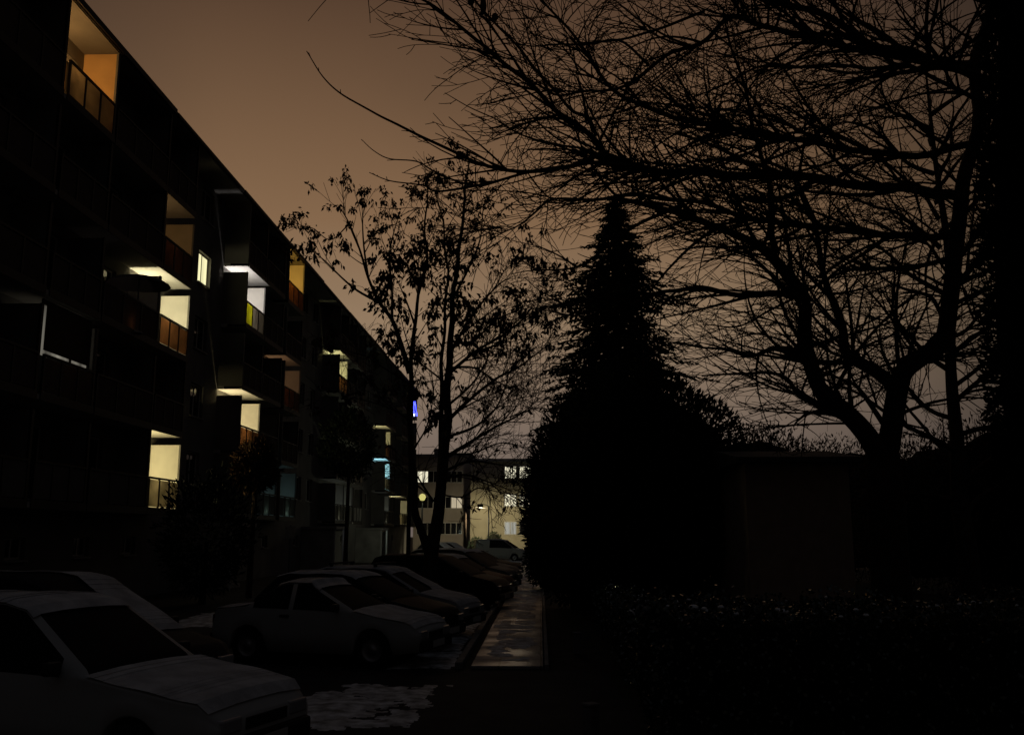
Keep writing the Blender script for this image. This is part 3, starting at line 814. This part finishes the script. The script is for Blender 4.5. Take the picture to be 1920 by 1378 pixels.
spec_big = [(4.6, (1.0, 3.6), (20, 62), .06, .20, .06), (3.5, (.4, 1.6), (22, 60), .07, .24, .05), (2.5, (.2, .75), (25, 65), .08, .26, .1)]
fine = MB()
for i, (px, Y0, Y1, ra, rb) in enumerate(LIMBS):
    pts = catmull(line(px, Y0, Y1, .16 if i else .05, i), 5)
    k = len(pts) - 1
    ra *= .62 if 8 <= i < 17 else (.85 if i != 1 else .9)
    if i not in (1,):
        pts = [q_ + Vector((noise.noise(q_ * .9 + Vector((i, 0, 0))), noise.noise(q_ * .8 + Vector((0, i, 9))), noise.noise(q_ * 1.1 + Vector((3, 7, i))))) * .16 * min(1, j_ / 6) * (1 if i < 17 else .3) for j_, q_ in enumerate(pts)]
    rads = [ra + (rb - ra) * (j / k) ** .8 for j in range(k + 1)]
    trunk.tube(pts, rads, 8 if ra > .05 else 6, cap=True)
    sp = spec_big
    if i >= 17: sp = [(2.6, (.4, 1.7), (20, 52), .10, .13, .12), (2.0, (.15, .6), (25, 55), .10, .18, .15)]
    if i == 1: sp = [(2.6, (1.0, 3.0), (35, 80), .08, .12, .12)] + spec_big[1:]
    if i in (17, 18, 19): sp = [(2.2, (.06, .30), (25, 60), .10, .12, .1)]
    if i in (20, 21): sp = [(3.2, (.08, .5), (25, 60), .10, .13, .1)]
    sprout(fine, pts, rads, r, 0, sp, None, .6, .35 if i in (0, 1, 2) else .72)
    if 9 <= i < 15 or i in (0, 1): sprout(fine, pts[:len(pts) // 2], rads, r, 0, spec_big, None, .6, .35)
    if i in (17, 18): sprout(fine, pts[:len(pts) // 2], rads, r, 0, [(3.2, (.4, 1.8), (20, 50), .10, .16, .05), (2.0, (.15, .6), (25, 55), .1, .18, .15)], None, .6)
trunk.build("trunk", 'bark', tree, smooth=True)
fine.build("crown", 'twig', tree)

r = random.Random(41)
tree2 = thing("bare_tree", "smaller bare tree half hidden behind the wide bare tree's upright limb", "tree", (P(1800, 900, 25).x, 25, 0))
o2 = Vector(tree2.location)
t2 = MB(); f2 = MB()
tp = catmull([(0, 0, -.1), (.05, 0, 1.5), (-.05, 0, 3.0), (.05, .1, 4.6), (0, 0, 6.5), (.2, 0, 9.5), (.1, .1, 12.5), (0, 0, 15)], 4)
rr_ = [.30 - .27 * k / (len(tp) - 1) for k in range(len(tp))]
t2.tube(tp, rr_, 9)
for k in range(27):
    a = 2 * math.pi * k * .382 + .4; z0 = 2.6 + k * .43; ln = 5.8 - .12 * k
    q = [Vector((0, 0, z0))]; w = Vector((math.cos(a), math.sin(a) * .7, .5)).normalized()
    for j in range(7):
        w = (w + rv(r) * .18 + Vector((0, 0, .04))).normalized(); q.append(q[-1] + w * ln / 7)
    q = catmull(q, 3); ra_ = [.075 - .066 * j / (len(q) - 1) for j in range(len(q))]
    t2.tube(q, ra_, 6); sprout(f2, q, ra_, r, 0, [(2.6, (.8, 2.6), (24, 62), .08, .2, .08), (2.8, (.4, 1.4), (24, 60), .08, .24, .05), (2.4, (.2, .7), (25, 60), .08, .24, .1)], None, .8)
t2.build("trunk", 'bark', tree2, smooth=True); f2.build("crown", 'twig', tree2)

# withered seed pods that hang on the bare tree, as dark flecks at (890-930, 0-50) and (860, 290)
b = MB()
for (px, py, ln) in [(883, 4, .10), (906, 12, .26), (928, 32, .10), (861, 291, .12)]:
    p = P(px, py, 12.0) - org
    b.lathe([(.0, -.5 * ln), (.035, -.45 * ln), (.05, 0), (.035, .4 * ln), (.0, .5 * ln)], p, 7)
b.build("seed_pod", 'deadleaf', tree)

# --- the multi-stemmed tree that keeps its withered leaves
YL = 24.5
r = random.Random(9)
ltree = thing("leafed_tree", "two stemmed tree keeping clumps of withered brown leaves beside the parked cars", "tree", (P(805, 1050, YL).x, YL, 0))
org = Vector(ltree.location)
tr = MB(); tw = MB(); tips = []
STEMS = [
    ([(806, 1130), (806, 1060), (818, 980), (828, 900), (836, 800), (842, 700), (847, 620), (852, 540), (862, 450), (872, 370), (880, 300)], 24.5, 24.5, .34, .02),
    ([(806, 1100), (795, 1020), (782, 950), (772, 860), (768, 760), (770, 680), (778, 610), (787, 555), (795, 480), (800, 400), (806, 330)], 24.4, 24.0, .20, .015),
    ([(822, 940), (826, 860), (828, 780), (826, 700), (832, 640), (838, 560), (835, 480), (828, 400), (822, 330)], 24.5, 25.3, .14, .015),
    ([(768, 700), (750, 640), (735, 600), (710, 565), (690, 520), (675, 470), (655, 420), (635, 385)], 24.2, 23.2, .09, .012),
    ([(690, 520), (682, 460), (680, 410), (685, 380)], 23.4, 23.6, .04, .01),
    ([(712, 568), (670, 545), (640, 520), (610, 490), (585, 470)], 23.6, 23.0, .045, .01),
    ([(655, 420), (620, 450), (590, 430), (575, 425)], 23.2, 23.0, .02, .008),
    ([(735, 600), (735, 540), (730, 480), (740, 430), (750, 400)], 24, 24.6, .05, .01),
    ([(778, 610), (760, 560), (742, 520)], 24, 24.8, .04, .01),
    ([(845, 660), (880, 600), (910, 560), (940, 530), (960, 520)], 24.5, 23.8, .06, .01),
    ([(850, 560), (880, 500), (900, 450), (905, 400), (910, 370)], 24.5, 25, .05, .01),
    ([(842, 700), (890, 660), (940, 630), (980, 600), (1010, 580)], 24.5, 23.6, .06, .01),
    ([(838, 790), (880, 750), (930, 710), (970, 690), (1010, 660), (1040, 640)], 24.5, 25.4, .07, .01),
    ([(832, 860), (880, 830), (930, 800), (970, 780), (1010, 750)], 24.5, 23.5, .07, .01),
    ([(830, 885), (880, 865), (930, 870), (975, 880)], 24.5, 24, .05, .01),
    ([(826, 900), (870, 890), (920, 905), (960, 920)], 24.5, 25, .045, .01),
    ([(818, 925), (865, 932), (895, 915), (925, 920), (980, 930)], 24.4, 23.8, .03, .008),
    ([(812, 940), (790, 905), (775, 880)], 24.4, 24, .05, .012),
    ([(842, 690), (890, 690), (940, 720), (985, 730)], 24.5, 24.8, .045, .01),
    ([(836, 820), (890, 800), (930, 765), (950, 720), (975, 690)], 24.5, 24, .05, .01),
    ([(840, 760), (885, 720), (915, 670), (930, 620)], 24.5, 24.9, .045, .01),
    ([(832, 850), (885, 850), (940, 830), (990, 840)], 24.5, 24.8, .04, .01),
    ([(846, 640), (885, 640), (930, 600), (965, 585), (1000, 575)], 24.5, 24.2, .045, .01),
    ([(770, 850), (800, 800), (812, 740), (808, 690)], 24.3, 24.9, .035, .01),
    ([(770, 790), (740, 770), (700, 755), (660, 745)], 24.2, 23.5, .035, .008),
    ([(768, 720), (720, 690), (690, 670), (660, 660)], 24.2, 24.6, .03, .008),
    ([(838, 720), (800, 690), (770, 668)], 24.5, 25.2, .04, .01),
]
spec_leaf = [(3.9, (.5, 1.6), (25, 60), .22, .12, .12), (2.8, (.22, .7), (25, 55), .2, .13, .15)]
for i, (px, Y0, Y1, ra, rb) in enumerate(STEMS):
    pts = catmull(line(px, Y0, Y1, .12 if i > 2 else .04, i + 50), 4); k = len(pts) - 1
    ra *= .74 if i < 3 else .9
    if i < 3: pts = [q_ + Vector((noise.noise(Vector((i * 7, 0, q_.z * .9))), noise.noise(Vector((0, i * 7, q_.z * .9))), 0)) * .16 for q_ in pts]
    rads = [ra + (rb - ra) * (j / k) ** (.75 if i > 2 else .6) for j in range(k + 1)]
    tr.tube(pts, rads, 9 if ra > .08 else 6)
    tt = [] 
    sp = spec_leaf
    if i < 3: sp = [(3.0, (.6, 1.9), (28, 65), .2, .12, .30)] + spec_leaf[1:]
    if i in (9, 11, 12, 13, 14, 15, 16, 17, 24, 25) or 18 <= i < 24: sp = [(5.6, (.6, 2.2), (25, 60), .10, .22, .06), (5.0, (.3, 1.2), (25, 60), .08, .24, .1), (3.4, (.15, .5), (25, 60), .08, .2, .1)]
    sprout(tw, pts, rads, r, 0, sp, tt)
    tt.append((pts[-1], (pts[-1] - pts[-3]).normalized(), pts[-2]))
    tips.append((i, tt))
tr.build("trunk", 'bark', ltree, smooth=True)
tw.build("crown", 'twig', ltree)
lf = MB()
def leaf(b, p, d, ln, wd, r):
    side = d.cross(rv(r)).normalized() * wd
    mid = p + d * ln * .5 + Vector((0, 0, -.01)); tip = p + d * ln + Vector((0, 0, -ln * .25))
    o = len(b.v); b.v += [tuple(p), tuple(mid + side), tuple(tip), tuple(mid - side)]; b.f.append((o, o + 1, o + 2, o + 3))
for i, tt in tips:
    for (p, d, mid) in tt:
        low_ = i in (12, 13, 14, 15, 16, 17, 18, 19, 20, 21, 23)
        z = (p + org).z
        keep = .035 if low_ else (.86 if i not in (9, 11, 22, 24, 25) else (.13 if i in (9, 11, 22) else .12))
        if p.z > 10: keep = .8
        if r.random() > keep: continue
        n_ = r.randint(9, 23) if not low_ else r.randint(3, 8)
        sz = .8 if z < 9.8 else .58
        for _ in range(n_):
            q = p.lerp(mid, r.random() * .5) + rv(r) * .085 * sz
            dd = (Vector((r.gauss(0, .75), r.gauss(0, .75), -.75 + r.gauss(0, .5)))).normalized()
            leaf(lf, q, dd, r.uniform(.11, .25) * sz, r.uniform(.035, .065) * sz, r)
lf.build("foliage", 'deadleaf', ltree)

# --- spruce
def spruce(px, py_top, Y, rad, label, seed=3):
    r = random.Random(seed); top = P(px, py_top, Y); H_ = top.z
    t = thing("spruce_tree", label, "tree", (top.x, Y, 0))
    b = MB(); b.tube([(0, 0, 0), (0, 0, H_ * .6), (0, 0, H_)], [.24, .13, .012], 8); b.build("trunk", 'bark', t, smooth=True)
    b = MB(); z = .6
    while z < H_ - .15:
        f = 1 - z / H_; Rr = min(rad * (1 - math.exp(-((H_ - z) / 5.2) ** 1.2)), 2.45 if z > 5.5 else 2.0) * r.uniform(.62, 1.20) + .12
        nb = int(8 + 7 * f)
        for k in range(nb):
            a = 2 * math.pi * (k + r.random()) / nb; ln = Rr * r.uniform(.70, 1.12)
            dirv = Vector((math.cos(a), math.sin(a), 0)); st = max(4, int(ln / .22)); pts = []
            droop = .22 + .16 * f
            for j in range(st + 1):
                u = j / st; pts.append(Vector((0, 0, z)) + dirv * ln * u + Vector((0, 0, .10 * ln * u - droop * ln * u * u + .20 * ln * max(0, u - .6) ** 1.5)))
            b.tube(pts, [.022 * (1 - .8 * j / st) for j in range(st + 1)], 3, cap=False)
            side = dirv.cross(Vector((0, 0, 1)))
            for j in range(1, st + 1):
                u = j / st
                for s in (-1, 1):
                    for q in range(2):
                        w = (.42 * ln * (1 - u) + .16) * r.uniform(.6, 1.1)
                        d = (side * s * r.uniform(.7, 1) + dirv * r.uniform(.4, .9) + Vector((0, 0, r.uniform(-.45, .02)))).normalized()
                        p0 = pts[j] - dirv * .1 * q; e = p0 + d * w; n1 = d.cross(Vector((r.gauss(0, .3), r.gauss(0, .3), 1))).normalized() * .055
                        b.quad(p0 - n1 * .6, p0 + n1 * .6, e + n1, e - n1)
                        for _ in range(2):
                            m0 = p0.lerp(e, r.uniform(.3, .95)); dd = (d + rv(r) * .55 + Vector((0, 0, -.35))).normalized() * r.uniform(.08, .17)
                            n2 = dd.cross(rv(r)).normalized() * .022
                            b.quad(m0 - n2, m0 + n2, m0 + dd + n2 * .4, m0 + dd - n2 * .4)
        z += .24 + .14 * f
    b.build("crown", 'needles', t)
    return t
spruce(1152, 372, 30.0, 4.5, "tall dark spruce with a narrow pointed top right of the sidewalk", 3)

# --- rounded evergreens: ragged leaf sprays over a twiggy core
def bush(name, label, x, y, rx, ry, h, seed, leafm='yew', n=9000, size=.16, cat="shrub", zlow=.0, group=None, lump=.16, stem=True, open_=0.0):
    r = random.Random(seed)
    t = thing(name, label, cat, (x, y, 0), 0, group)
    def rad(d):
        return 1 + lump * noise.noise(d * 1.6 + Vector((seed, 0, 0))) + lump * .6 * noise.noise(d * 4.0 + Vector((0, seed, 0)))
    zc = zlow + (h - zlow) * .42; rzu, rzd = h - zc, zc - zlow
    b = MB()
    for _ in range(n):
        d = rv(r).normalized(); f = rad(d) * (1 - abs(r.gauss(0, .10)) - open_ * r.random() * .6)
        p = Vector((d.x * rx * f, d.y * ry * f, zc + d.z * (rzu if d.z > 0 else rzd) * f))
        if p.z < .02: continue
        u = (d + rv(r) * .6 + Vector((0, 0, .35))).normalized() * size * r.uniform(.5, 1.4); s = u.cross(rv(r)).normalized() * size * r.uniform(.12, .3)
        b.quad(p - s * .5, p + s * .5, p + u * .6 + s, p + u)
    b.build("crown", leafm, t)
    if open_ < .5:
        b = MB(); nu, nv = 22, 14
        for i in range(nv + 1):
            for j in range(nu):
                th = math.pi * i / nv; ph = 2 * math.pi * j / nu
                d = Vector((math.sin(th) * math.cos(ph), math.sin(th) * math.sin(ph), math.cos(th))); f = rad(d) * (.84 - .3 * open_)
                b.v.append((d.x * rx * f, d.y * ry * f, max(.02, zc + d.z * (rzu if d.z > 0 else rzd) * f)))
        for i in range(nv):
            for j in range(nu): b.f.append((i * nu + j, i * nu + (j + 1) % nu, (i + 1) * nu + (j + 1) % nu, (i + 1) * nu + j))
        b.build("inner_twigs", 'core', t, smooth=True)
    if stem:
        b = MB(); b.tube([(0, 0, 0), (.05, 0, zc)], [.12, .06], 7); b.build("trunk", 'bark', t)
    return t
p = P(1205, 1000, 25.0)
bush("yew_tree", "huge rounded black evergreen between the sidewalk and the bare tree", p.x, 25.5, 3.05, 2.6, 6.75, 4, n=18000, size=.2, cat="tree", lump=.13)
p = P(1090, 1000, 29)
bush("yew_tree", "dark evergreen under the spruce whose edge hangs over the sidewalk", p.x, 29.0, 1.65, 1.8, 6.6, 14, n=9000, size=.2, cat="tree", lump=.14)
p = P(1010, 1000, 38)
bush("evergreen_shrub", "low ragged evergreen shrub hanging over the far end of the sidewalk", p.x + .35, 38.0, .9, 1.0, 2.6, 24, n=3000, size=.16, lump=.2)
# conifer at the right edge of the view
p = P(2010, 900, 11.5)
bush("thuja_tree", "tall columnar conifer cut by the edge of the view beside the hedge", p.x + .25, 11.5, 1.0, 1.0, 10.8, 8, n=15000, size=.17, cat="tree", lump=.12)
# dark scrub and trees behind the bare tree
r2 = random.Random(77)
for i, (px, Y, hpx, wm, l_) in enumerate([(1440, 33, 775, 3.4, "wide dark bush right of the huge evergreen"), (1560, 44, 800, 5.0, "broad bush seen under the fork of the bare tree"),
                                    (1750, 36, 800, 4.2, "broad bush right of the bare tree's trunk"), (1880, 30, 760, 3.5, "tall dark bush behind the columnar conifer"), (1660, 60, 828, 8.0, "farthest low thicket behind the bare tree's trunk")]):
    p = P(px, hpx, Y)
    bush("background_bush", l_, p.x, Y, wm, 2.2, p.z, 60 + i, leafm='twig', n=11000, size=.17, lump=.22, open_=.42, stem=False, group="bushes in the dark garden")
# leafy shrubs before the long block
for i, (px, py, Y, rx, h, zl, l_) in enumerate([(655, 800, 44, 1.35, 8.2, 4.6, "dense dark tree standing before the middle of the block"),
                                           (392, 900, 30, 1.6, 4.4, .2, "black shrub at the foot of the block past the pale hatchbacks"), (480, 830, 33, .8, 5.5, 3.6, "small leafed tree before the lit second balcony row")]):
    p = P(px, py, Y)
    bush("dark_tree", l_, p.x, Y, rx, rx, h, 90 + i, leafm='deadleaf' if i in (2,) else 'yew', n=4200, size=.2, cat="tree", zlow=zl, lump=.25, open_=.55, group="trees before the block")
for px, Y, h_, l_ in [(893, 100, 1.8, "low shrub against the pale blank wall by the street lamp"), (926, 101, 2.4, "upright shrub against the pale wall right of the street lamp")]:
    p = P(px, 1000, Y); bush("wall_shrub", l_, p.x, Y, .9, .6, h_, int(px), n=900, size=.2, stem=False, group="shrubs at the far wall")

# --- low house in the dark garden
xa, xb_ = P(1398, 900, 21).x, P(1592, 900, 21).x
t = thing("garden_house", "low brown house faint in the dark garden right of the huge rounded evergreen", "house", (xa, 21, 0))
Wd = xb_ - xa
b = MB(); b.box(0, Wd, 0, 4.5, .25, 3.75); b.build("wall", mat("brown_render", (.34, .25, .19), .9, .2, var=.12), t)
b = MB(); b.box(-.04, Wd + .04, -.04, 4.54, 0, .249); b.build("plinth", 'concrete', t)
b = MB(); b.v = [(-.25, -.3, 3.751), (Wd + .25, -.3, 3.751), (Wd + .25, 4.8, 3.751), (-.25, 4.8, 3.751), (-.25, -.3, 3.86), (Wd + .25, -.3, 3.86), (Wd + .25, 4.8, 3.86), (-.25, 4.8, 3.86), (-.25, 2.25, 4.2), (Wd + .25, 2.25, 4.2)]
b.f = [(0, 3, 2, 1), (0, 1, 5, 4), (2, 3, 7, 6), (4, 5, 9, 8), (6, 7, 8, 9), (1, 2, 6, 9, 5), (3, 0, 4, 8, 7)]; b.build("roof", 'roofing', t)

# --- clipped hedge on the right
def hedge(label, x0, x1, y0, y1, h, seed, n, size=.05):
    r = random.Random(seed)
    t = thing("hedge", label, "hedge", ((x0 + x1) / 2, (y0 + y1) / 2, 0))
    ox, oy = (x0 + x1) / 2, (y0 + y1) / 2
    b = MB(); LX, LY = x1 - x0, y1 - y0
    for _ in range(n):
        q = r.random()
        if q < .50: p = Vector((r.uniform(x0, x1), r.uniform(y0, y1), h)); nn = Vector((0, 0, 1))
        elif q < .88: p = Vector((r.uniform(x0, x1), y0, h * r.random() ** .6)); nn = Vector((0, -1, 0))
        else: p = Vector((x0, r.uniform(y0, y1), h * r.random() ** .6)); nn = Vector((-1, 0, 0))
        lum = noise.noise(p * 1.7) * .10 + noise.noise(p * 5) * .05
        p += nn * (lum - abs(r.gauss(0, .045)))
        flatleaf = nn.z and r.random() < .25
        if r.random() < .08 and nn.z: p += Vector((0, 0, r.uniform(.03, .16)))
        u = ((nn * .6 + rv(r) * .8) if not flatleaf else Vector((r.gauss(0, 1), r.gauss(0, 1), r.gauss(0, .15)))).normalized() * size * r.uniform(.6, 1.4)
        s = u.cross(rv(r) if not flatleaf else Vector((r.gauss(0, .12), r.gauss(-.1, .15), 1))).normalized() * size * .36
        m_ = p + u * .5
        b.quad(p - Vector((ox, oy, 0)), m_ + s - Vector((ox, oy, 0)), p + u - Vector((ox, oy, 0)), m_ - s - Vector((ox, oy, 0)))
    b.build("foliage", 'hedge', t)
    b = MB()
    for _ in range(int(LX * LY * 9)):
        x_, y_ = r.uniform(x0 + .1, x1 - .1), y0 + (y1 - y0) * r.random() ** 1.6
        w_ = r.uniform(.012, .035) * (1.6 if r.random() < .15 else 1)
        b.lathe([(.0, -.5 * w_), (w_ * .9, -.2 * w_), (w_, .2 * w_), (w_ * .5, .55 * w_), (.0, .6 * w_)], (x_ - ox, y_ - oy, h + noise.noise(Vector((x_, y_, h)) * 1.7) * .10 + .02), 6)
    stuff(b.build("snow", 'icy', t, smooth=True))  # icy lumps added to give the hedge top its glints
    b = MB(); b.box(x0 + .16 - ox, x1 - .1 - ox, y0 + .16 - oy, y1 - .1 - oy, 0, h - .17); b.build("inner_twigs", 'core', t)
    return t
hedge("long clipped hedge with wet leaves across the dark lower right corner", 1.15, 9.5, 9.3, 10.5, 1.46, 2, 30000)
hedge("low hedge running along the sidewalk behind the marker posts", 1.25, 2.1, 12.6, 22.0, 1.0, 6, 9000, .06)
